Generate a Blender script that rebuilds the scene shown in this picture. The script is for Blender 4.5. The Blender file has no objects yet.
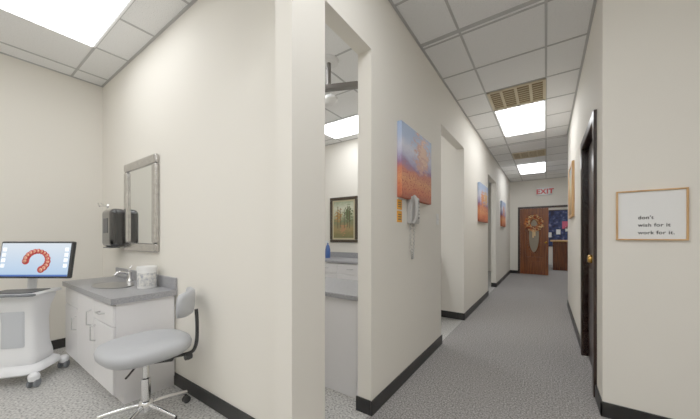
import bpy, bmesh, math, random
from mathutils import Vector, Matrix
random.seed(4)
H=2.95; CAMH=1.2; F=283.0
YAW=math.atan(196/283)
sc=bpy.context.scene
col=sc.collection

# ---------------- materials ----------------
def srgb(r,g,b):
    f=lambda c:(c/255/12.92 if c/255<=0.04045 else ((c/255+0.055)/1.055)**2.4)
    return (f(r),f(g),f(b),1)
def mat(name,c,rough=0.5,metal=0.0,noise=0.0,nscale=20,bump=0.0,bscale=200,emit=0,spec=0.5,coat=0):
    m=bpy.data.materials.new(name); m.use_nodes=True
    nt=m.node_tree; b=nt.nodes['Principled BSDF']
    b.inputs['Base Color'].default_value=c
    b.inputs['Roughness'].default_value=rough
    b.inputs['Metallic'].default_value=metal
    b.inputs['Specular IOR Level'].default_value=spec
    b.inputs['Coat Weight'].default_value=coat
    tc=nt.nodes.new('ShaderNodeTexCoord')
    n=nt.nodes.new('ShaderNodeTexNoise'); n.inputs['Scale'].default_value=nscale
    nt.links.new(tc.outputs['Object'],n.inputs['Vector'])
    mx=nt.nodes.new('ShaderNodeMix'); mx.data_type='RGBA'
    k=max(noise,0.01)
    mx.inputs['A'].default_value=tuple(v*(1-k) for v in c[:3])+(1,)
    mx.inputs['B'].default_value=tuple(min(1,v*(1+k)) for v in c[:3])+(1,)
    nt.links.new(n.outputs['Fac'],mx.inputs['Factor'])
    nt.links.new(mx.outputs['Result'],b.inputs['Base Color'])
    if bump>0:
        n2=nt.nodes.new('ShaderNodeTexNoise'); n2.inputs['Scale'].default_value=bscale
        nt.links.new(tc.outputs['Object'],n2.inputs['Vector'])
        bp=nt.nodes.new('ShaderNodeBump'); bp.inputs['Strength'].default_value=bump; bp.inputs['Distance'].default_value=0.002
        nt.links.new(n2.outputs['Fac'],bp.inputs['Height']); nt.links.new(bp.outputs['Normal'],b.inputs['Normal'])
    if emit:
        b.inputs['Emission Color'].default_value=c; b.inputs['Emission Strength'].default_value=emit
    return m
def ramp_mat(name,scale,stops,rough=0.8,bump=0.0,kind='noise',detail=4):
    m=bpy.data.materials.new(name); m.use_nodes=True
    nt=m.node_tree; b=nt.nodes['Principled BSDF']; b.inputs['Roughness'].default_value=rough
    tc=nt.nodes.new('ShaderNodeTexCoord')
    if kind=='noise':
        n=nt.nodes.new('ShaderNodeTexNoise'); n.inputs['Detail'].default_value=detail; out='Fac'
    else:
        n=nt.nodes.new('ShaderNodeTexVoronoi'); out='Color'
    n.inputs['Scale'].default_value=scale
    nt.links.new(tc.outputs['Object'],n.inputs['Vector'])
    r=nt.nodes.new('ShaderNodeValToRGB'); e=r.color_ramp.elements
    e[0].position,e[0].color=stops[0]; e[1].position,e[1].color=stops[-1]
    for p,c in stops[1:-1]:
        q=e.new(p); q.color=c
    nt.links.new(n.outputs[out],r.inputs['Fac']); nt.links.new(r.outputs['Color'],b.inputs['Base Color'])
    if bump:
        bp=nt.nodes.new('ShaderNodeBump'); bp.inputs['Strength'].default_value=bump; bp.inputs['Distance'].default_value=0.004
        nt.links.new(n.outputs[out],bp.inputs['Height']); nt.links.new(bp.outputs['Normal'],b.inputs['Normal'])
    return m
def wood_mat(name,c1,c2,rough=0.35,axis=2):
    m=bpy.data.materials.new(name); m.use_nodes=True
    nt=m.node_tree; b=nt.nodes['Principled BSDF']; b.inputs['Roughness'].default_value=rough
    tc=nt.nodes.new('ShaderNodeTexCoord'); mp=nt.nodes.new('ShaderNodeMapping')
    s=[30,30,30]; s[axis]=2; mp.inputs['Scale'].default_value=s
    n=nt.nodes.new('ShaderNodeTexNoise'); n.inputs['Scale'].default_value=1.0; n.inputs['Detail'].default_value=5
    r=nt.nodes.new('ShaderNodeValToRGB'); r.color_ramp.elements[0].position=0.3; r.color_ramp.elements[1].position=0.7
    r.color_ramp.elements[0].color=c1; r.color_ramp.elements[1].color=c2
    nt.links.new(tc.outputs['Object'],mp.inputs['Vector']); nt.links.new(mp.outputs['Vector'],n.inputs['Vector'])
    nt.links.new(n.outputs['Fac'],r.inputs['Fac']); nt.links.new(r.outputs['Color'],b.inputs['Base Color'])
    return m
def painting_mat(name,stops,haxis='Y',tree=None,namp=0.12,seed=0.0,speck=None):
    """vertical bands with brushy noise, foliage blobs: tree=[(u,v,r,color)], speck=(colour, below v)"""
    m=bpy.data.materials.new(name); m.use_nodes=True
    nt=m.node_tree; b=nt.nodes['Principled BSDF']; b.inputs['Roughness'].default_value=0.6
    L=nt.links.new
    tc=nt.nodes.new('ShaderNodeTexCoord'); sp=nt.nodes.new('ShaderNodeSeparateXYZ'); L(tc.outputs['Generated'],sp.inputs['Vector'])
    n=nt.nodes.new('ShaderNodeTexNoise'); n.inputs['Scale'].default_value=6; n.inputs['Detail'].default_value=9; n.inputs['Roughness'].default_value=.65
    mp=nt.nodes.new('ShaderNodeMapping'); mp.inputs['Location'].default_value=(seed,seed,seed); mp.inputs['Scale'].default_value=(.6,.6,1.4)
    L(tc.outputs['Generated'],mp.inputs['Vector']); L(mp.outputs['Vector'],n.inputs['Vector'])
    def M(op,a,b_=None,c=None):
        q=nt.nodes.new('ShaderNodeMath'); q.operation=op
        for i,v in enumerate((a,b_,c)):
            if v is None: continue
            if isinstance(v,(int,float)): q.inputs[i].default_value=v
            else: L(v,q.inputs[i])
        return q.outputs[0]
    nn=M('SUBTRACT',n.outputs['Fac'],0.5)
    v=M('MULTIPLY_ADD',nn,namp*3.5,sp.outputs['Z'])
    r=nt.nodes.new('ShaderNodeValToRGB'); e=r.color_ramp.elements
    e[0].position,e[0].color=stops[0]; e[1].position,e[1].color=stops[-1]
    for p,c in stops[1:-1]:
        q=e.new(p); q.color=c
    L(v,r.inputs['Fac']); out=r.outputs['Color']
    if tree:
        n2=nt.nodes.new('ShaderNodeTexNoise'); n2.inputs['Scale'].default_value=16; n2.inputs['Detail'].default_value=6
        L(mp.outputs['Vector'],n2.inputs['Vector']); n2s=M('SUBTRACT',n2.outputs['Fac'],0.5)
        for (u,vv,rad,c) in tree:
            du=M('SUBTRACT',sp.outputs[haxis],u); dv=M('SUBTRACT',sp.outputs['Z'],vv)
            d=M('SQRT',M('ADD',M('MULTIPLY',du,du),M('MULTIPLY',dv,dv)))
            d2=M('MULTIPLY_ADD',n2s,0.7,d)
            mr=nt.nodes.new('ShaderNodeMapRange'); mr.inputs['From Min'].default_value=rad*1.15; mr.inputs['From Max'].default_value=rad*.7
            L(d2,mr.inputs['Value'])
            mx=nt.nodes.new('ShaderNodeMix'); mx.data_type='RGBA'
            L(mr.outputs[0],mx.inputs['Factor']); L(out,mx.inputs['A']); mx.inputs['B'].default_value=c
            out=mx.outputs['Result']
    if speck:
        vo=nt.nodes.new('ShaderNodeTexNoise'); vo.inputs['Scale'].default_value=30; L(tc.outputs['Generated'],vo.inputs['Vector'])
        msk=M('MULTIPLY',M('GREATER_THAN',vo.outputs['Fac'],.58),M('LESS_THAN',sp.outputs['Z'],speck[1]))
        mx=nt.nodes.new('ShaderNodeMix'); mx.data_type='RGBA'
        L(msk,mx.inputs['Factor']); L(out,mx.inputs['A']); mx.inputs['B'].default_value=speck[0]; out=mx.outputs['Result']
    L(out,b.inputs['Base Color'])
    return m

WALL=mat('wall_paint',srgb(233,228,217),0.75,noise=0.012,nscale=1.2,bump=0.08,bscale=150)
BASE=mat('black_vinyl_base',srgb(22,21,21),0.45)
CEIL=ramp_mat('acoustic_tile',140,[(0.30,srgb(206,206,205)),(0.42,srgb(240,240,239)),(1,srgb(247,247,246))],0.9,0.1)
GRID=mat('ceiling_tbar',srgb(180,180,179),0.5)
CARPET=ramp_mat('berber_carpet',95,[(0.30,srgb(74,71,70)),(0.5,srgb(138,134,132)),(0.72,srgb(190,186,183))],0.95,0.8)
VINYL=ramp_mat('speckled_vinyl',70,[(0.32,srgb(96,95,93)),(0.47,srgb(170,168,164)),(0.7,srgb(212,210,205))],0.4,0.0)
LAMP=mat('lamp_diffuser',(0.97,0.985,1,1),0.5,emit=6.5)
LAMPS=mat('lamp_diffuser_soft',(0.97,0.985,1,1),0.5,emit=4.2)
WHITE=mat('white_plastic',srgb(232,232,230),0.35)
LAMW=mat('white_laminate',srgb(230,228,229),0.35)
GREYLAM=ramp_mat('grey_laminate_top',160,[(0.3,srgb(118,118,122)),(0.5,srgb(146,146,150)),(0.7,srgb(166,166,168))],0.35)
CHROME=mat('chrome',(0.75,0.75,0.76,1),0.15,1.0)
STEEL=mat('brushed_steel',(0.5,0.5,0.51,1),0.3,1.0,noise=0.15,nscale=60)
SILVER=mat('polished_silver_frame',(0.50,0.48,0.46,1),0.2,0.95,noise=.3,nscale=30,bump=.25,bscale=45)
MIRROR=mat('mirror_glass',(0.82,0.84,0.83,1),0.02,1.0)
BLACKG=mat('black_gloss_plastic',srgb(20,19,20),0.12,coat=0.5)
BLACK=mat('black_plastic',srgb(24,24,26),0.45)
UPH=mat('grey_upholstery',srgb(172,174,178),0.45,noise=0.03,bump=0.2,bscale=90)
GREYP=mat('grey_plastic',srgb(110,114,120),0.4)
DKGREY=mat('dark_grey_plastic',srgb(50,54,60),0.4)
DOORD=wood_mat('dark_stained_wood',srgb(26,15,12),srgb(44,25,19),0.3)
DOORO=wood_mat('orange_oak',srgb(78,36,14),srgb(134,70,30),0.3)
FRAMEW=wood_mat('light_frame_wood',srgb(192,142,84),srgb(222,176,118),0.45)
PAPER=mat('paper_white',srgb(238,238,236),0.7)
INK=mat('ink_black',srgb(30,30,32),0.7)
BRASS=mat('brass',srgb(200,150,70),0.2,1.0)
ORANGE=mat('orange_sticker',srgb(245,165,40),0.5)
RED=mat('exit_red',srgb(200,10,14),0.5)
TAN=mat('vent_tan',srgb(124,100,66),0.6)
TANL=mat('vent_slat',srgb(206,192,160),0.5)
DOORGL=mat('frosted_glass',srgb(140,130,112),0.12)
BLUEC=mat('blue_plastic',srgb(50,85,155),0.4)
NAVY=ramp_mat('chalkboard_navy',9,[(0.35,srgb(20,26,56)),(0.6,srgb(48,62,110)),(0.75,srgb(130,130,165))],0.7)
PINK=mat('pink_poster',srgb(205,85,115),0.6)

# ---------------- geometry helpers ----------------
def finish(name,bm,m,parent=None,smooth=False,loc=(0,0,0),rot=(0,0,0)):
    me=bpy.data.meshes.new(name); bmesh.ops.recalc_face_normals(bm,faces=bm.faces); bm.to_mesh(me); bm.free()
    o=bpy.data.objects.new(name,me); col.objects.link(o)
    o.location=loc; o.rotation_euler=rot
    if m: me.materials.append(m)
    if smooth:
        for p in me.polygons: p.use_smooth=True
    if parent: o.parent=parent
    return o
def addbox(bm,x0,x1,y0,y1,z0,z1):
    r=bmesh.ops.create_cube(bm,size=1)
    for v in r['verts']:
        v.co=Vector(((x0+x1)/2+v.co.x*(x1-x0),(y0+y1)/2+v.co.y*(y1-y0),(z0+z1)/2+v.co.z*(z1-z0)))
def boxes(name,lst,m,parent=None,bevel=0,seg=3,loc=(0,0,0),rot=(0,0,0)):
    bm=bmesh.new()
    for b in lst: addbox(bm,*b)
    o=finish(name,bm,m,parent,loc=loc,rot=rot)
    if bevel:
        md=o.modifiers.new('bevel','BEVEL'); md.width=bevel; md.segments=seg; md.limit_method='ANGLE'
        if seg>1:
            for p in o.data.polygons: p.use_smooth=True
            w=o.modifiers.new('wn','WEIGHTED_NORMAL')
    return o
def lathe(name,prof,m,parent=None,loc=(0,0,0),rot=(0,0,0),seg=40,sx=1,sy=1,sq=0):
    bm=bmesh.new(); rings=[]
    for r,z in prof:
        ring=[]
        for i in range(seg):
            a=2*math.pi*i/seg
            ca,sa=math.cos(a),math.sin(a)
            k=1.0
            if sq: k=1.0/((abs(ca)**sq+abs(sa)**sq)**(1.0/sq))
            ring.append(bm.verts.new((max(r,1e-4)*k*ca*sx,max(r,1e-4)*k*sa*sy,z)))
        rings.append(ring)
    for a,b in zip(rings[:-1],rings[1:]):
        for i in range(seg):
            bm.faces.new((a[i],a[(i+1)%seg],b[(i+1)%seg],b[i]))
    bm.faces.new(rings[0][::-1]); bm.faces.new(rings[-1])
    o=finish(name,bm,m,parent,True,loc,rot)
    md=o.modifiers.new('es','EDGE_SPLIT'); md.split_angle=math.radians(50)
    return o
def tube(name,pts,r,m,parent=None,cyclic=False,smooth=True):
    cu=bpy.data.curves.new(name,'CURVE'); cu.dimensions='3D'; cu.bevel_depth=r; cu.bevel_resolution=4; cu.use_fill_caps=True
    s=cu.splines.new('NURBS' if smooth else 'POLY'); s.points.add(len(pts)-1)
    for p,q in zip(s.points,pts): p.co=(*q,1)
    if smooth: s.order_u=3; s.use_endpoint_u=True
    s.use_cyclic_u=cyclic
    cu.materials.append(m)
    tmp=bpy.data.objects.new(name,cu); col.objects.link(tmp)
    dg=bpy.context.evaluated_depsgraph_get(); me=bpy.data.meshes.new_from_object(tmp.evaluated_get(dg))
    bpy.data.objects.remove(tmp)
    o=bpy.data.objects.new(name,me); col.objects.link(o)
    if not me.materials: me.materials.append(m)
    for p in me.polygons: p.use_smooth=True
    if parent: o.parent=parent
    return o
def empty(name,loc=(0,0,0),rz=0):
    o=bpy.data.objects.new(name,None); col.objects.link(o); o.location=loc; o.rotation_euler=(0,0,rz); o.empty_display_size=0.1
    return o
def text(name,s,size,loc,rot,m,parent=None,ext=0.0008,align='LEFT',bold=0.0):
    cu=bpy.data.curves.new(name,'FONT'); cu.body=s; cu.size=size; cu.extrude=ext; cu.align_x=align; cu.space_character=1.08; cu.offset=bold
    tmp=bpy.data.objects.new(name,cu); col.objects.link(tmp)
    bpy.context.view_layer.update()
    dg=bpy.context.evaluated_depsgraph_get(); me=bpy.data.meshes.new_from_object(tmp.evaluated_get(dg))
    bpy.data.objects.remove(tmp)
    o=bpy.data.objects.new(name,me); col.objects.link(o); o.location=loc; o.rotation_euler=rot
    me.materials.clear(); me.materials.append(m)
    if parent: o.parent=parent
    return o

# ---------------- room shell ----------------
XW=-4.28; XL=-0.96; XLi=-1.066; XR=0.31; YS=1.08; YC=2.51; YE=10.5; OH=2.45; XE=2.2; YB=-2.1; XRE=3.2; YRE=14.6
boxes('floor_operatory',[(XW-.1,-0.975,YB-.1,YE,-0.1,0)],VINYL)
boxes('floor_hallway',[(-0.975,XE+.1,YB-.1,YE,-0.1,0)],CARPET)
boxes('floor_reception',[(-3.2,XRE,YE,YRE+.1,-0.1,0)],CARPET)
boxes('ceiling',[(XW-.1,XRE,YB-.1,YRE+.1,H,H+.1)],CEIL)
boxes('wall_west',[(XW-.11,XW,YB-.11,YE+.11,0,H)],WALL)
boxes('wall_south',[(XW,XE,YB-.11,YB,0,H)],WALL)
boxes('wall_east',[(XE,XE+.11,YB-.11,YE+.11,0,H)],WALL)
boxes('wall_operatory_side',[(XW,-1.075,YS,1.154,0,H)],WALL)
boxes('wall_column',[(-1.075,XL,0.917,1.154,0,H)],WALL)
boxes('wall_header_operatory',[(-1.075,XL,-1.2,0.917,2.6,H),(-1.075,XL,YB,-1.2,0,H)],WALL)
boxes('wall_hallway_left',[(XLi,XL,1.154,1.636,OH,H),(XLi,XL,1.636,3.164,0,H),(XLi,XL,3.164,4.237,OH,H),
   (XLi,XL,4.237,6.26,0,H),(XLi,XL,6.26,7.4,OH,H),(XLi,XL,7.4,YE,0,H)],WALL)
boxes('wall_partition_north',[(XW,XLi,4.237,4.347,0,H)],WALL)
boxes('wall_hallway_right',[(XR,XR+.11,YC,2.83,0,H),(XR,XR+.11,2.83,3.66,2.08,H),(XR,XR+.11,3.66,6.15,0,H)],WALL)
boxes('wall_sign_side',[(XR+.11,XE,YC,YC+.11,0,H)],WALL)
boxes('wall_hallway_return',[(XR+.11,XE,6.04,6.15,0,H)],WALL)
boxes('wall_end',[(XLi,-.68,YE,YE+.11,0,H),(-.68,0.95,YE,YE+.11,2.06,H),(.95,XE,YE,YE+.11,0,H)],WALL)
boxes('wall_reception_back',[(-3.2,XRE,YRE,YRE+.11,0,H)],WALL)
boxes('wall_reception_left',[(-3.3,-3.2,YE,YRE+.11,0,H)],WALL)
boxes('wall_reception_right',[(XRE,XRE+.1,YE,YRE+.11,0,H)],WALL)
boxes('wall_reception_front',[(-3.2,XLi,YE+.111,YE+.2,0,H),(XE,XRE,YE+.111,YE+.2,0,H)],WALL)
b=.1;t=.012
def base(n,l): boxes('baseboard_'+n,[(x0,x1,y0,y1,0,b) for x0,x1,y0,y1 in l],BASE,bevel=.003,seg=1)
base('operatory',[(XW+t,-1.075-t,YS-t,YS),(XW,XW+t,YB,YS)])
base('column',[(-1.075-t,XL+t,.917-t,.917),(XL,XL+t,.917,1.154),(-1.075-t,-1.075,.917,YS)])
base('hallway_left',[(XL,XL+t,1.636-t,3.164+t),(XLi-t,XL,1.636-t,1.636),(XLi,XL,3.164,3.164+t),(XL,XL+t,4.237-t,6.26+t),(XLi-.0,XL,4.237-t,4.237),(XLi,XL,6.26,6.26+t),
    (XL,XL+t,7.4-t,YE-t),(XLi,XL,7.4-t,7.4)])
base('partition',[(XW,XLi,4.237-t,4.237)])
base('hallway_right',[(XR-t,XR,YC-t,2.76),(XR-t,XR,3.73,6.15),(XR-t,XE,YC-t,YC)])
base('end',[(XL,-.74,YE-t,YE),(1.0,XE,YE-t,YE)])
# ceiling t-bar grids
def grid(name,x0,x1,y0,y1,ox,oy,sx=.61,sy=.61):
    l=[];w=.009
    k=math.ceil((x0-ox)/sx)
    while ox+k*sx<x1:
        x=ox+k*sx; l.append((x-w,x+w,y0,y1,H-.005,H)); k+=1
    k=math.ceil((y0-oy)/sy)
    while oy+k*sy<y1:
        y=oy+k*sy; l.append((x0,x1,y-w,y+w,H-.0045,H)); k+=1
    l+=[(x0,x0+.02,y0,y1,H-.006,H),(x1-.02,x1,y0,y1,H-.006,H),(x0,x1,y0,y0+.02,H-.006,H),(x0,x1,y1-.02,y1,H-.006,H)]
    boxes(name,l,GRID)
grid('trim_1',XW,-1.075,YB,YS,-3.43,.81)
grid('trim_2',XL,XR,YC,6.15,0,4.40)
grid('trim_3',XL,XE,6.15,YE,0,4.40)
grid('trim_4',XL,XE,YB,YC,0,4.40)
grid('trim_5',XW,XLi,1.154,4.237,-3.1,3.4)
grid('trim_6',XW,XLi,4.347,YE,-3.1,3.4)
# recessed ceiling lamps, plus unseen panels added for light
def lamp(x0,x1,y0,y1,m=None):
    e=empty('ceiling_light_panel',((x0+x1)/2,(y0+y1)/2,H))
    a=(x1-x0)/2;c=(y1-y0)/2;w=.022
    boxes('trim_frame',[(-a,a,-c,-c+w,-.012,0),(-a,a,c-w,c,-.012,0),(-a,-a+w,-c+w,c-w,-.012,0),(a-w,a,-c+w,c-w,-.012,0)],WHITE,e)
    boxes('diffuser',[(-a+w,a-w,-c+w,c-w,-.024,-.001)],m or LAMP,e,.008,2)
lamp(-3.43,-2.21,.20,.81,LAMPS)
lamp(-3.43,-2.21,-1.6,-1.0)  # unseen panel added to even out the operatory light
lamp(-2.0,-1.4,-1.4,-.2)  # another out-of-view panel, added for more uniform operatory light
lamp(-.60,0,4.40,5.62)
lamp(-.60,0,8.06,9.28)
lamp(-.60,0,.1,1.32)  # added panel overhead, out of view, brightens the near hallway
lamp(-.60,0,-1.7,-.5)  # added panel behind the camera, unseen, lights the near walls
lamp(.9,1.5,-1.2,.0)  # unseen fill panel added on the right of the camera area
lamp(-3.1,-1.88,3.4,4.01)
lamp(-3.1,-1.88,1.6,2.2)
lamp(-3.1,-1.88,6.4,7.0)  # added panel, only to light the room behind the far opening
lamp(-.5,.7,12.2,12.8)
lamp(1.2,2.4,12.2,12.8)
# vents
def vent(x0,x1,y0,y1):
    e=empty('ceiling_air_vent',((x0+x1)/2,(y0+y1)/2,H)); a=(x1-x0)/2;c=(y1-y0)/2
    boxes('back_plate',[(-a+.01,a-.01,-c+.01,c-.01,-.003,-.0005)],TAN,e)
    fr=[(-a,a,-c,-c+.03,-.014,0),(-a,a,c-.03,c,-.014,0),(-a,-a+.03,-c,c,-.014,0),(a-.03,a,-c,c,-.014,0)]
    for k in (1,2,3):
        x=-a+2*a*k/4; fr.append((x-.014,x+.014,-c,c,-.014,0))
    boxes('frame',fr,TANL,e)
    n=9; sl=[]
    for i in range(n):
        y=-c+.05+(2*c-.10)*i/(n-1); sl.append((-a+.03,a-.03,y-.005,y+.005,-.008,-.003))
    boxes('slats',sl,TANL,e)
vent(-.6,0,3.80,4.38); vent(-.6,0,6.9,7.42)

# ---------------- right hallway door ----------------
e=empty('hallway_door',(XR,3.245,0))
boxes('casing',[(-.02,.11,-.485,-.415,0,2.14),(-.02,.11,.415,.485,0,2.14),(-.02,.11,-.415,.415,2.07,2.14)],DOORD,e,.004,1)
boxes('slab',[(.035,.075,-.413,.413,.005,2.068)],DOORD,e)
boxes('panel_moulding',[(.028,.036,-.30,-.04,1.1,1.92),(.028,.036,.04,.30,1.1,1.92),(.028,.036,-.30,-.04,.2,.9),(.028,.036,.04,.30,.2,.9)],DOORD,e,.006,2)
lathe('knob',[(.0,0),(.03,0),(.03,.008),(.012,.012),(.012,.035),(.03,.045),(.034,.06),(.026,.075),(0,.08)],BRASS,e,loc=(.035,-.35,1.02),rot=(0,-math.pi/2,0))

# ---------------- framed sign ----------------
e=empty('framed_quote_sign',(.532,YC,1.33))
w=.157;fw=.009
boxes('frame',[(-w,w,-.02,0,-w,-w+fw),(-w,w,-.02,0,w-fw,w),(-w,-w+fw,-.02,0,-w+fw,w-fw),(w-fw,w,-.02,0,-w+fw,w-fw)],FRAMEW,e,.002,1)
boxes('sheet',[(-w+fw,w-fw,-.009,0,-w+fw,w-fw)],PAPER,e)
for i,s in enumerate(("don't","wish for it","work for it.")):
    text('text_%d'%(i+1),s,.031,(-.056,-.0105,-.025-i*.047),(math.pi/2,0,0),INK,e,bold=.0005)

# ---------------- canvases ----------------
SKY=[(0,srgb(160,80,52)),(.14,srgb(206,108,66)),(.28,srgb(222,146,92)),(.40,srgb(196,104,80)),(.47,srgb(138,102,138)),(.54,srgb(164,156,192)),(.68,srgb(206,206,222)),(.82,srgb(168,184,214)),(1,srgb(150,172,208))]
def canvas(name,y0,y1,z0,z1,x,dx,m):
    return boxes(name,[(0,dx,-(y1-y0)/2,(y1-y0)/2,-(z1-z0)/2,(z1-z0)/2)],m,None,.004,2,loc=(x+.001,(y0+y1)/2,(z0+z1)/2))
P1=painting_mat('poppy_field_paint',SKY,'Y',[(.64,.70,.27,srgb(204,152,136)),(.68,.74,.14,srgb(222,180,152))],.08,0,(srgb(178,66,44),.38))
P2=painting_mat('autumn_grove_paint',SKY,'Y',[(.3,.6,.2,srgb(218,140,86)),(.7,.65,.2,srgb(222,172,110))],.10,3,(srgb(184,74,48),.35))
P3=painting_mat('sunset_field_paint',SKY,'Y',[(.5,.65,.2,srgb(196,130,100))],.10,7)
canvas('canvas_painting',2.03,2.72,1.505,2.10,XL,.04,P1)
canvas('canvas_painting.001',5.2,6.0,1.45,2.12,XL,.04,P2)
canvas('canvas_painting.002',8.1,8.9,1.45,2.1,XL,.04,P3)
P5=painting_mat('tan_landscape_paint',[(0,srgb(140,110,70)),(.4,srgb(182,150,100)),(.6,srgb(200,184,142)),(1,srgb(172,182,182))],'Y',None,.12,2)
e=empty('framed_painting',(XR,5.1,1.83))
boxes('frame',[(-.03,0,-.36,.36,-.37,-.33),(-.03,0,-.36,.36,.33,.37),(-.03,0,-.36,-.32,-.33,.33),(-.03,0,.32,.36,-.33,.33)],FRAMEW,e,.004,1)
boxes('picture',[(-.018,0,-.32,.32,-.33,.33)],P5,e)
# framed tree print in second operatory
P4=painting_mat('forest_paint',[(0,srgb(100,100,58)),(.25,srgb(144,122,74)),(.45,srgb(102,112,76)),(.62,srgb(168,172,138)),(.8,srgb(200,200,174)),(1,srgb(140,150,118))],'X',[(.25,.6,.16,srgb(164,120,60)),(.75,.65,.2,srgb(82,94,54)),(.5,.25,.12,srgb(172,120,78))],.12,1)
e=empty('framed_tree_print',(-3.07,4.237,1.50))
a,c,fw=.31,.42,.055
DKF=mat('dark_gold_frame',srgb(48,36,24),0.35,noise=.2,nscale=60)
boxes('frame',[(-a,a,-.035,0,-c,-c+fw),(-a,a,-.035,0,c-fw,c),(-a,-a+fw,-.035,0,-c+fw,c-fw),(a-fw,a,-.035,0,-c+fw,c-fw)],DKF,e,.01,2)
boxes('mat_board',[(-a+fw,a-fw,-.015,0,-c+fw,c-fw)],mat('mat_board',srgb(190,178,142),.8),e)
boxes('print',[(-a+fw+.03,a-fw-.03,-.018,-.014,-c+fw+.03,c-fw-.03)],P4,e)
tr=[]
for k,x in enumerate((-.13,-.07,.02,.09,.14)): tr.append((x-.006,x+.006,-.0195,-.0175,-.16+.02*(k%2),.25-.03*(k%3)))
boxes('painted_trunks',tr,mat('trunk_paint',srgb(80,64,44),.7),e)

# ---------------- wall phone ----------------
e=empty('wall_phone',(XL,2.30,1.42))
PH=mat('phone_grey',srgb(172,170,166),.4)
boxes('base',[(0,.045,-.085,.10,-.115,.115)],PH,e,.012,3)
boxes('keypad_face',[(.044,.05,-.01,.085,-.07,.09)],DKGREY,e,.003,2)
ks=[]
for i in range(3):
    for j in range(4): ks.append((.049,.055,.0+i*.026,.018+i*.026,-.055+j*.03,-.037+j*.03))
boxes('keys',ks,WHITE,e)
tube('handset',[(.05,-.055,.11),(.075,-.055,.09),(.08,-.055,0),(.075,-.055,-.09),(.05,-.055,-.11)],.017,PH,e)
cp=[]
for i in range(121):
    t_=i/120; ang=t_*2*math.pi*24
    z=-.115-.30*math.sin(math.pi*t_); y=-.055+.10*t_
    cp.append((.02+.007*math.cos(ang),y+.007*math.sin(ang),z))
tube('coiled_cord',cp,.003,PH,e)
e=empty('yellow_wall_notice',(XL,2.075,1.40))
boxes('notice_upper',[(0,.003,-.045,.045,.01,.09)],ORANGE,e); boxes('notice_lower',[(0,.003,-.045,.045,-.09,.0)],ORANGE,e)
boxes('notice_lines',[(.003,.004,-.028,.028,.03+k*.017,.036+k*.017) for k in range(3)]+[(.003,.004,-.028,.028,-.07+k*.019,-.063+k*.019) for k in range(3)],DKGREY,e)
e=empty('light_switch',(XL,3.03,1.38)); boxes('plate',[(0,.006,-.035,.035,-.058,.058)],WHITE,e,.003,2); boxes('toggle',[(.006,.016,-.006,.006,-.013,.013)],WHITE,e,.002,1)

# ---------------- exit sign ----------------
e=empty('exit_sign',(-.03,YE,2.56))
boxes('housing',[(-.19,.19,-.06,0,-.115,.115)],WHITE,e,.008,2)
text('letters','EXIT',.2,(0,-.062,-.07),(math.pi/2,0,0),RED,e,.003,'CENTER',bold=.008)

# ---------------- entry double door at corridor end ----------------
e=empty('trim_entry_frame',(0,YE,0))
boxes('jambs',[(-.74,-.68,-.015,.12,0,2.12),(.95,1.01,-.015,.12,0,2.12),(-.68,.95,-.015,.12,2.06,2.12)],DOORD,e,.004,1)
e=empty('oak_entry_door',(-.675,YE-.02,0),math.radians(-4))
W=.74
boxes('slab',[(0,.15,-.022,.022,.01,2.05),(W-.15,W,-.022,.022,.01,2.05),(.15,W-.15,-.022,.022,1.85,2.05),(.15,W-.15,-.022,.022,.01,.55),(.15,W-.15,-.010,.010,.55,1.85)],DOORO,e,.004,1)
lathe('oval_glass',[(0,-.004),(.2,-.004),(.2,.004),(0,.004)],DOORGL,e,loc=(W/2,-.018,1.2),rot=(math.pi/2,0,0),sx=.7,sy=2.5)
ring=[(W/2+.15*math.cos(k/32*2*math.pi),-.02,1.2+.52*math.sin(k/32*2*math.pi)) for k in range(32)]
tube('oval_moulding',ring,.02,DOORO,e,True)
boxes('raised_panel',[(.14,W-.14,-.032,-.02,.14,.42)],DOORO,e,.01,2)
lathe('handle',[(0,0),(.025,0),(.01,.01),(.01,.04),(.028,.05),(.028,.07),(0,.075)],BRASS,e,loc=(W-.06,-.022,1.0),rot=(math.pi/2,0,0))
e=empty('autumn_wreath',(-.675+W/2,YE-.10,1.60))
WRM=[mat('wreath_orange',srgb(215,120,60),.7),mat('wreath_rust',srgb(140,60,35),.7),mat('wreath_gold',srgb(228,190,130),.7)]
bms=[bmesh.new() for _ in WRM]
for k in range(260):
    a=random.random()*2*math.pi; r=.19+random.uniform(-.075,.06)
    M_=Matrix.Translation((r*math.cos(a),random.uniform(-.03,.03),r*math.sin(a)))@Matrix.Rotation(random.random()*6,4,Vector((random.random(),random.random(),random.random())).normalized())@Matrix.Diagonal((.042,.024,.006,1))
    bmesh.ops.create_icosphere(bms[k%3],subdivisions=1,radius=1,matrix=M_)
for i,bm in enumerate(bms): finish('leaves_%d'%(i+1),bm,WRM[i],e)
tube('twig_ring',[(.18*math.cos(k/24*2*math.pi),.01,.18*math.sin(k/24*2*math.pi)) for k in range(24)],.03,WRM[1],e,True)
boxes('ribbon',[(-.04,-.005,-.01,0,-.45,-.14),(.005,.04,-.01,0,-.40,-.14)],WRM[2],e)

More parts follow.
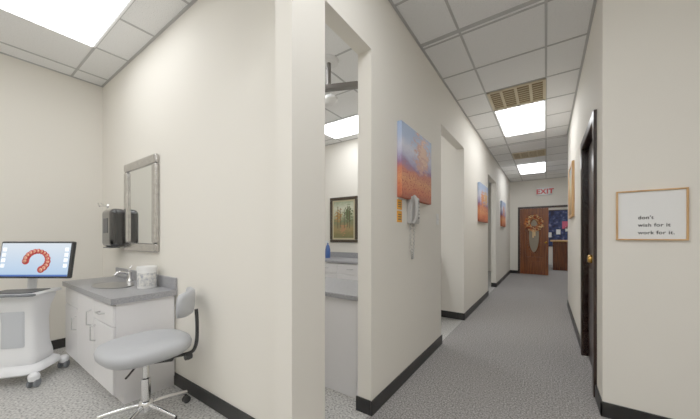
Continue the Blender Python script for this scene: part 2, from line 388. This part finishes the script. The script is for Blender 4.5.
# reception: board, desk
e=empty('reception_notice_board',(.75,YRE,1.5))
boxes('board',[(-1.3,1.2,-.03,0,-.7,.75)],NAVY,e)
boxes('board_frame',[(-1.34,1.24,-.04,0,-.74,-.7),(-1.34,1.24,-.04,0,.75,.79),(-1.34,-1.3,-.04,0,-.7,.75),(1.2,1.24,-.04,0,-.7,.75)],DOORD,e)
boxes('pink_poster',[(-.2,.2,-.036,-.03,.0,.3),(.4,.7,-.036,-.03,-.3,.1)],PINK,e)
boxes('white_notes',[(-.7+.3*k,-.56+.3*k,-.036,-.03,-.35+.12*(k%3),-.15+.12*(k%3)) for k in range(6)],PAPER,e)
e=empty('reception_desk',(1.25,12.3,0))
boxes('panel',[(-1.05,1.2,-.02,.6,0,1.0)],DOORO,e,.006,1)
boxes('desk_top',[(-1.12,1.25,-.1,.65,1.0,1.05)],FRAMEW,e,.008,2)
boxes('panel_strips',[(-1.0+.4*k,-.68+.4*k,-.032,-.018,.12,.9) for k in range(5)],DOORO,e,.006,1)

# ---------------- second operatory cabinets ----------------
def handle(nm,p,e,vert=True,L=.1):
    x,y,z=p
    if vert: pts=[(x,y,z-L/2),(x,y-.03,z-L/2+.01),(x,y-.03,z+L/2-.01),(x,y,z+L/2)]
    else: pts=[(x-L/2,y,z),(x-L/2+.01,y-.03,z),(x+L/2-.01,y-.03,z),(x+L/2,y,z)]
    tube(nm,pts,.005,STEEL,e,smooth=False)
e=empty('storage_counter',(-1.75,1.72,0))
boxes('carcass',[(-.65,.65,.02,.56,.0,.725)],LAMW,e)
boxes('worktop',[(-.68,.68,-.01,.6,.727,.765)],GREYLAM,e,.006,2)
boxes('end_trim',[(.615,.665,.0,.02,.0,.725)],LAMW,e,.002,1)
e=empty('base_cabinet_run',(-2.7,3.62,0))
boxes('carcass',[(-1.5,1.4,.02,.6,.08,.765)],LAMW,e)
boxes('toe_kick',[(-1.5,1.4,.08,.6,0,.08)],BLACK,e)
dl=[];
for k in range(6):
    x0=-1.49+k*.482; dl+=[(x0,x0+.474,0,.02,.60,.755),(x0,x0+.474,0,.02,.10,.59)]
boxes('fronts',dl,LAMW,e,.003,1)
boxes('worktop',[(-1.53,1.42,-.02,.6,.767,.805)],GREYLAM,e,.006,2)
boxes('backsplash',[(-1.53,1.42,.585,.605,.805,.9)],GREYLAM,e)
for k in range(6): handle('handle_%d'%(k+1),(-1.253+k*.482,0,.68),e,False)
e=empty('spray_bottle',(-3.22,3.95,.806))
lathe('body',[(0,0),(.045,0),(.047,.15),(.03,.22),(.014,.24),(.014,.27),(0,.27)],BLUEC,e)
boxes('nozzle',[(-.05,.02,-.012,.012,.27,.305)],WHITE,e,.004,2)
e=empty('tissue_box',(-3.6,3.95,.806))
boxes('carton',[(-.12,.12,-.06,.06,0,.1)],BLUEC,e,.005,2); boxes('slot',[(-.05,.05,-.02,.02,.1,.102)],WHITE,e)
lathe('tissue',[(.035,0.0),(.02,.03),(.04,.06),(.005,.07)],PAPER,e,loc=(0,0,.102),sy=.4)

# ceiling dental light
e=empty('ceiling_mounted_dental_light',(-1.78,2.20,H))
GT=mat('taupe_metal',srgb(112,108,104),.4,.3)
lathe('ceiling_plate',[(0,-.03),(.09,-.03),(.1,-.005),(.1,0),(0,0)],WHITE,e)
lathe('post',[(0,-.26),(.022,-.26),(.022,-.03),(0,-.03)],GT,e)
boxes('track',[(-.30,.30,-.035,.035,-.30,-.25)],GT,e,.008,2,rot=(0,0,.4))
tube('arm',[(-.2,-.08,-.30),(-.2,-.08,-.37),(-.12,-.05,-.40),(0,0,-.38)],.016,WHITE,e,smooth=True)
lathe('lamp_head',[(0,0),(.06,.0),(.1,.03),(.1,.05),(.05,.09),(0,.1)],WHITE,e,loc=(.0,.0,-.44),sy=.6)

# ---------------- vanity ----------------
e=empty('vanity_cabinet',(0,0,0))
vx0,vx1,vy0,vy1=-3.76,-2.455,.69,1.066
boxes('carcass',[(vx0,vx1,vy0,vy1,.08,.725)],LAMW,e)
boxes('toe_kick',[(vx0+.01,vx1-.01,vy0+.05,vy1,0,.08)],LAMW,e)
w=(vx1-vx0)/3
fr=[(vx0+.004,vx0+w-.004,vy0-.018,vy0-.001,.10,.56),(vx0+.004,vx0+w-.004,vy0-.018,vy0-.001,.57,.715),
    (vx0+w+.004,vx0+2*w-.004,vy0-.018,vy0-.001,.10,.715),
    (vx0+2*w+.004,vx1-.002,vy0-.018,vy0-.001,.10,.56),(vx0+2*w+.004,vx1-.002,vy0-.018,vy0-.001,.57,.715)]
boxes('fronts',fr,LAMW,e,.003,1)
handle('handle_1',(vx0+w-.05,vy0-.018,.44),e,True,.12); handle('handle_2',(vx0+2*w-.05,vy0-.018,.56),e,True,.12)
handle('handle_3',(vx0+2*w+.05,vy0-.018,.46),e,True,.12); handle('handle_4',(vx0+2.5*w,vy0-.018,.64),e,False,.1)
# countertop with oval cut-out
cx,cy,rx,ry=-3.10,.85,.22,.125
x0,x1,y0,y1=-3.785,-2.43,.655,1.078; zt,zb=.77,.727
bm=bmesh.new()
angs=sorted(set([2*math.pi*i/64 for i in range(64)]+[math.atan2(b_-cy,a_-cx)%(2*math.pi) for a_ in (x0,x1) for b_ in (y0,y1)]))
def rp(a):
    dx,dy=math.cos(a),math.sin(a); t_=1e9
    if dx>1e-9:t_=min(t_,(x1-cx)/dx)
    if dx<-1e-9:t_=min(t_,(x0-cx)/dx)
    if dy>1e-9:t_=min(t_,(y1-cy)/dy)
    if dy<-1e-9:t_=min(t_,(y0-cy)/dy)
    return cx+dx*t_,cy+dy*t_
R=[]
for a in angs:
    k=1/math.sqrt((math.cos(a)/rx)**2+(math.sin(a)/ry)**2); ex,ey=cx+k*math.cos(a),cy+k*math.sin(a); ox,oy=rp(a)
    R.append([bm.verts.new(p) for p in ((ex,ey,zb),(ex,ey,zt),(ox,oy,zt),(ox,oy,zb))])
for i in range(len(R)):
    A,B=R[i],R[(i+1)%len(R)]
    for j in range(4): bm.faces.new((A[j],B[j],B[(j+1)%4],A[(j+1)%4]))
finish('countertop',bm,GREYLAM,e)
boxes('backsplash',[(x0,x1,1.06,1.079,.771,.865)],GREYLAM,e,.003,1)
lathe('sink_bowl',[(1.07,.004),(1.07,.007),(1.0,.007),(.97,.0),(.93,-.03),(.6,-.036),(.1,-.038),(0,-.038)],STEEL,e,loc=(cx,cy,zt),sx=rx,sy=ry)
fx,fy=-3.24,1.015
lathe('faucet_base',[(0,0),(.03,0),(.028,.015),(.018,.03),(.018,.09),(.0,.095)],CHROME,e,loc=(fx,fy,zt))
tube('faucet_spout',[(fx,fy,zt+.06),(fx+.01,fy-.05,zt+.10),(fx+.02,fy-.11,zt+.095),(fx+.02,fy-.12,zt+.065)],.011,CHROME,e)
tube('faucet_lever',[(fx,fy,zt+.09),(fx,fy-.01,zt+.12),(fx,fy+.02,zt+.145)],.007,CHROME,e)

e=empty('wipes_canister',(-2.73,.975,.771))
lathe('tub',[(0,0),(.066,0),(.068,.005),(.068,.145),(.066,.15)],WHITE,e)
lathe('label_band',[(.0685,.02),(.0692,.022),(.0692,.125),(.0685,.127)],ramp_mat('wipes_label',45,[(.4,srgb(226,224,218)),(.55,srgb(190,190,190)),(.7,srgb(140,150,168))],.5),e)
lathe('lid',[(0,.148),(.072,.148),(.073,.17),(.068,.178),(.02,.182),(0,.182)],WHITE,e)

# mirror
e=empty('wall_mirror',(-3.124,YS,1.485))
a,c,fw=.37,.43,.08
boxes('frame',[(-a,a,-.04,0,-c,-c+fw),(-a,a,-.04,0,c-fw,c),(-a,-a+fw,-.04,0,-c+fw,c-fw),(a-fw,a,-.04,0,-c+fw,c-fw)],SILVER,e,.018,4)
boxes('glass',[(-a+fw-.005,a-fw+.005,-.018,-.002,-c+fw-.005,c-fw+.005)],MIRROR,e)

e=empty('paper_towel_dispenser',(-3.64,YS,1.28))
boxes('cover',[(-.15,.15,-.14,-.0,-.195,.195)],BLACKG,e,.05,6)
boxes('window',[(-.06,.06,-.144,-.138,-.05,.1)],DKGREY,e,.01,2)
boxes('paper_slot',[(-.1,.1,-.135,-.05,-.2,-.193)],DKGREY,e)
e=empty('chrome_wall_hook',(-4.10,YS,1.54))
lathe('rose',[(0,0),(.03,0),(.026,.012),(0,.014)],CHROME,e,rot=(math.pi/2,0,0))
tube('arm',[(0,0,0),(0,-.05,.0),(0,-.08,-.015),(0,-.085,.03)],.008,CHROME,e)
tube('arm_2',[(0,-.02,0),(-.05,-.04,.02),(-.06,-.05,.035)],.007,CHROME,e)

# ---------------- stool ----------------
e=empty('dental_stool',(-2.13,.755,0),0)
lathe('seat',[(0,.435),(.18,.435),(.215,.443),(.234,.464),(.238,.492),(.228,.516),(.195,.528),(.1,.531),(0,.527)],UPH,e,seg=56,sx=1.03,sy=1.03,sq=2.6)
lathe('seat_pan',[(0,.415),(.12,.415),(.15,.434),(0,.434)],BLACK,e)
lathe('gas_lift',[(0,.1),(.026,.1),(.026,.28),(.016,.285),(.016,.43),(0,.43)],CHROME,e)
lathe('hub',[(0,.075),(.04,.075),(.045,.09),(.04,.13),(.028,.14),(0,.14)],CHROME,e)
for k in range(5):
    a=math.radians(72*k+18); ca,sa=math.cos(a),math.sin(a)
    tube('leg_%d'%(k+1),[(.03*ca,.03*sa,.11),(.12*ca,.12*sa,.105),(.25*ca,.25*sa,.075)],.014,CHROME,e)
    tube('caster_stem_%d'%(k+1),[(.247*ca,.247*sa,.078),(.247*ca,.247*sa,.045)],.008,BLACK,e,smooth=False)
    for q,s in enumerate((-1,1)):
        lathe('caster_%d_%d'%(k+1,q+1),[(0,-.008),(.02,-.008),(.025,-.004),(.025,.004),(.02,.008),(0,.008)],BLACK,e,
          loc=(.25*ca-s*.012*sa,.25*sa+s*.012*ca,.0255),rot=(math.pi/2,0,a),seg=20)
bd=math.atan2(.19,.13); bx,by=math.cos(bd),math.sin(bd)
boxes('mechanism',[(-.02,.16,-.05,.05,.38,.416)],BLACK,e,.008,2,rot=(0,0,bd))
tube('back_arm',[(.10*bx,.10*by,.398),(.24*bx,.24*by,.395),(.29*bx,.29*by,.435),(.296*bx,.296*by,.60),(.288*bx,.288*by,.70)],.012,BLACK,e)
lathe('tension_knob',[(0,-.02),(.022,-.02),(.025,0),(.022,.02),(0,.02)],BLACK,e,loc=(.24*bx,.24*by,.385),rot=(math.pi/2,0,0),seg=24)
tube('height_lever',[(.03,-.05,.405),(.14,-.13,.395),(.19,-.165,.40)],.006,BLACK,e)
# curved back cushion
bm=bmesh.new(); N=20;rows=10; grid_f=[];grid_b=[]
hw,hh,th=.18,.09,.026
for i in range(N+1):
    u=-1+2*i/N; rf=[];rb=[]
    for j in range(rows+1):
        v=-1+2*j/rows
        x=hw*u*math.sqrt(1-v*v*.30); z=hh*v*math.sqrt(1-u*u*.35)
        edge=(1-abs(u)**5)*(1-abs(v)**5); T=th*(edge**.4)
        cyv=-.10*(u*u)*.45
        rf.append(bm.verts.new((x,cyv-T,z))); rb.append(bm.verts.new((x,cyv+T,z)))
    grid_f.append(rf);grid_b.append(rb)
for i in range(N):
    for j in range(rows):
        bm.faces.new((grid_f[i][j],grid_f[i+1][j],grid_f[i+1][j+1],grid_f[i][j+1]))
        bm.faces.new((grid_b[i][j],grid_b[i][j+1],grid_b[i+1][j+1],grid_b[i+1][j]))
bmesh.ops.remove_doubles(bm,verts=bm.verts,dist=.0005)
o=finish('back_cushion',bm,UPH,e,True,loc=(.252*bx,.252*by,.755),rot=(math.radians(-4),0,bd-math.pi/2))

# ---------------- scanner cart ----------------
CY=math.radians(50)
e=empty('dental_scanner_cart',(-3.60,.395,0),CY)
CW=mat('cart_white',srgb(238,239,241),.3)
lathe('body',[(0,.15),(.135,.15),(.15,.17),(.145,.22),(.13,.30),(.125,.50),(.135,.60),(.155,.66),(.165,.70),(.16,.715),(0,.715)],CW,e,seg=64,sx=1.0,sy=.85,sq=5)
lathe('front_inset',[(.1255,.30),(.127,.31),(.122,.50),(.1305,.58),(.129,.59)],mat('cart_panel',srgb(196,200,206),.3),e,loc=(0,-.012,0),seg=64,sx=.72,sy=.85,sq=5)
lathe('base_plate',[(0,.085),(.17,.085),(.19,.10),(.185,.13),(.15,.155),(0,.158)],CW,e,seg=64,sx=1,sy=.95,sq=4)
for k,(x,y) in enumerate(((-.185,-.185),(.185,-.185),(-.175,.165),(.175,.165))):
    lathe('caster_hub_%d'%(k+1),[(0,.05),(.03,.055),(.036,.085),(.034,.10),(.02,.115),(0,.115)],CW,e,loc=(x,y,0),seg=24)
    for s in (-1,1):
        lathe('wheel_%d_%d'%(k+1,s+2),[(0,-.010),(.026,-.010),(.034,-.006),(.034,.006),(.026,.010),(0,.010)],GREYP,e,loc=(x+s*.022,y,.0345),rot=(0,math.pi/2,0),seg=28)
boxes('tray',[(-.18,.18,-.18,.14,.715,.74)],CW,e,.02,4)
boxes('touch_pad',[(-.15,.15,-.15,.05,.741,.749)],DKGREY,e,.006,2)
tube('front_handle',[(-.17,-.16,.728),(-.18,-.215,.735),(-.1,-.23,.74),(.1,-.23,.74),(.18,-.215,.735),(.17,-.16,.728)],.011,GREYP,e)
tube('wand_cradle',[(-.17,.02,.728),(-.22,.0,.74),(-.23,-.01,.80)],.018,CW,e)
tube('wand',[(-.23,-.01,.76),(-.235,-.02,.86),(-.23,-.06,.92)],.014,WHITE,e)
tube('wand_cable',[(-.23,-.01,.76),(-.25,0,.5),(-.20,.02,.35),(-.12,.02,.4)],.006,GREYP,e)
tube('monitor_post',[(0,.08,.73),(0,.09,.85),(0,.08,.95),(0,.03,.99)],.028,CW,e)
mo=empty('monitor',(0.10,-.02,1.0)); mo.parent=e; mo.rotation_euler=(math.radians(-8),0,YAW-CY)
boxes('bezel',[(-.305,.305,-.018,.018,-.155,.155)],BLACK,mo,.012,3)
SCR=bpy.data.materials.new('screen_glow'); SCR.use_nodes=True
nt=SCR.node_tree; bs=nt.nodes['Principled BSDF']; tc=nt.nodes.new('ShaderNodeTexCoord'); sp=nt.nodes.new('ShaderNodeSeparateXYZ'); rr=nt.nodes.new('ShaderNodeValToRGB')
nt.links.new(tc.outputs['Generated'],sp.inputs[0]); nt.links.new(sp.outputs['Z'],rr.inputs[0])
rr.color_ramp.elements[0].position=0; rr.color_ramp.elements[0].color=srgb(170,205,242); rr.color_ramp.elements[1].position=1; rr.color_ramp.elements[1].color=srgb(228,240,252)
nt.links.new(rr.outputs[0],bs.inputs['Emission Color']); bs.inputs['Emission Strength'].default_value=.75; bs.inputs['Base Color'].default_value=(.02,.02,.02,1); bs.inputs['Roughness'].default_value=.3
boxes('screen',[(-.288,.288,-.0195,-.0175,-.138,.138)],SCR,mo)
GUM=mat('gum_red',srgb(185,45,40),.5,emit=.1); TOOTH=mat('scan_teeth',srgb(224,160,130),.5,emit=.12); BARM=mat('toolbar_blue',srgb(50,90,170),.5,emit=.3); UIW=mat('ui_white',srgb(240,244,250),.5,emit=.5)
boxes('toolbar',[(-.288,.288,-.0205,-.019,-.138,-.124)],BARM,mo)
boxes('side_buttons',[(-.275,-.245,-.0205,-.019,.07-.045*k,.10-.045*k) for k in range(4)]+[(.245,.275,-.0205,-.019,.07-.045*k,.10-.045*k) for k in range(4)],UIW,mo)
bm=bmesh.new();bm2=bmesh.new()
for k in range(14):
    a=math.radians(-60+ k*(240/13)); px=.088*math.cos(a)*1.1+.02; pz=.085*math.sin(a)-.012
    molar=abs(k-6.5)/6.5; s=.013+.007*molar
    bmesh.ops.create_uvsphere(bm,u_segments=12,v_segments=8,radius=1,matrix=Matrix.Translation((px*.95,-.02,pz*.95))@Matrix.Diagonal((s*1.6,.004,s*1.5,1)))
    bmesh.ops.create_uvsphere(bm2,u_segments=12,v_segments=8,radius=1,matrix=Matrix.Translation((px,-.024,pz))@Matrix.Rotation(-a,4,'Y')@Matrix.Diagonal((s*.8,.005,s*.62,1)))
    bmesh.ops.create_uvsphere(bm,u_segments=8,v_segments=6,radius=1,matrix=Matrix.Translation((px,-.0285,pz))@Matrix.Diagonal((s*.25,.002,s*.25,1)))
finish('scan_gums',bm,GUM,mo,True); finish('scan_teeth',bm2,TOOTH,mo,True)

# ---------------- world, camera ----------------
wd=bpy.data.worlds.new('world'); sc.world=wd; wd.use_nodes=True
wd.node_tree.nodes['Background'].inputs[0].default_value=(.8,.85,.9,1); wd.node_tree.nodes['Background'].inputs[1].default_value=.3
cam=bpy.data.cameras.new('camera'); co=bpy.data.objects.new('camera',cam); col.objects.link(co)
cam.sensor_width=36; cam.lens=36*F/700; cam.shift_y=26.5/700; cam.clip_start=.02
co.location=(0,0,CAMH); co.rotation_euler=(math.pi/2,0,YAW)
sc.camera=co
sc.view_settings.view_transform='Standard'; sc.view_settings.look='None'; sc.view_settings.exposure=0.12; sc.view_settings.gamma=1.32
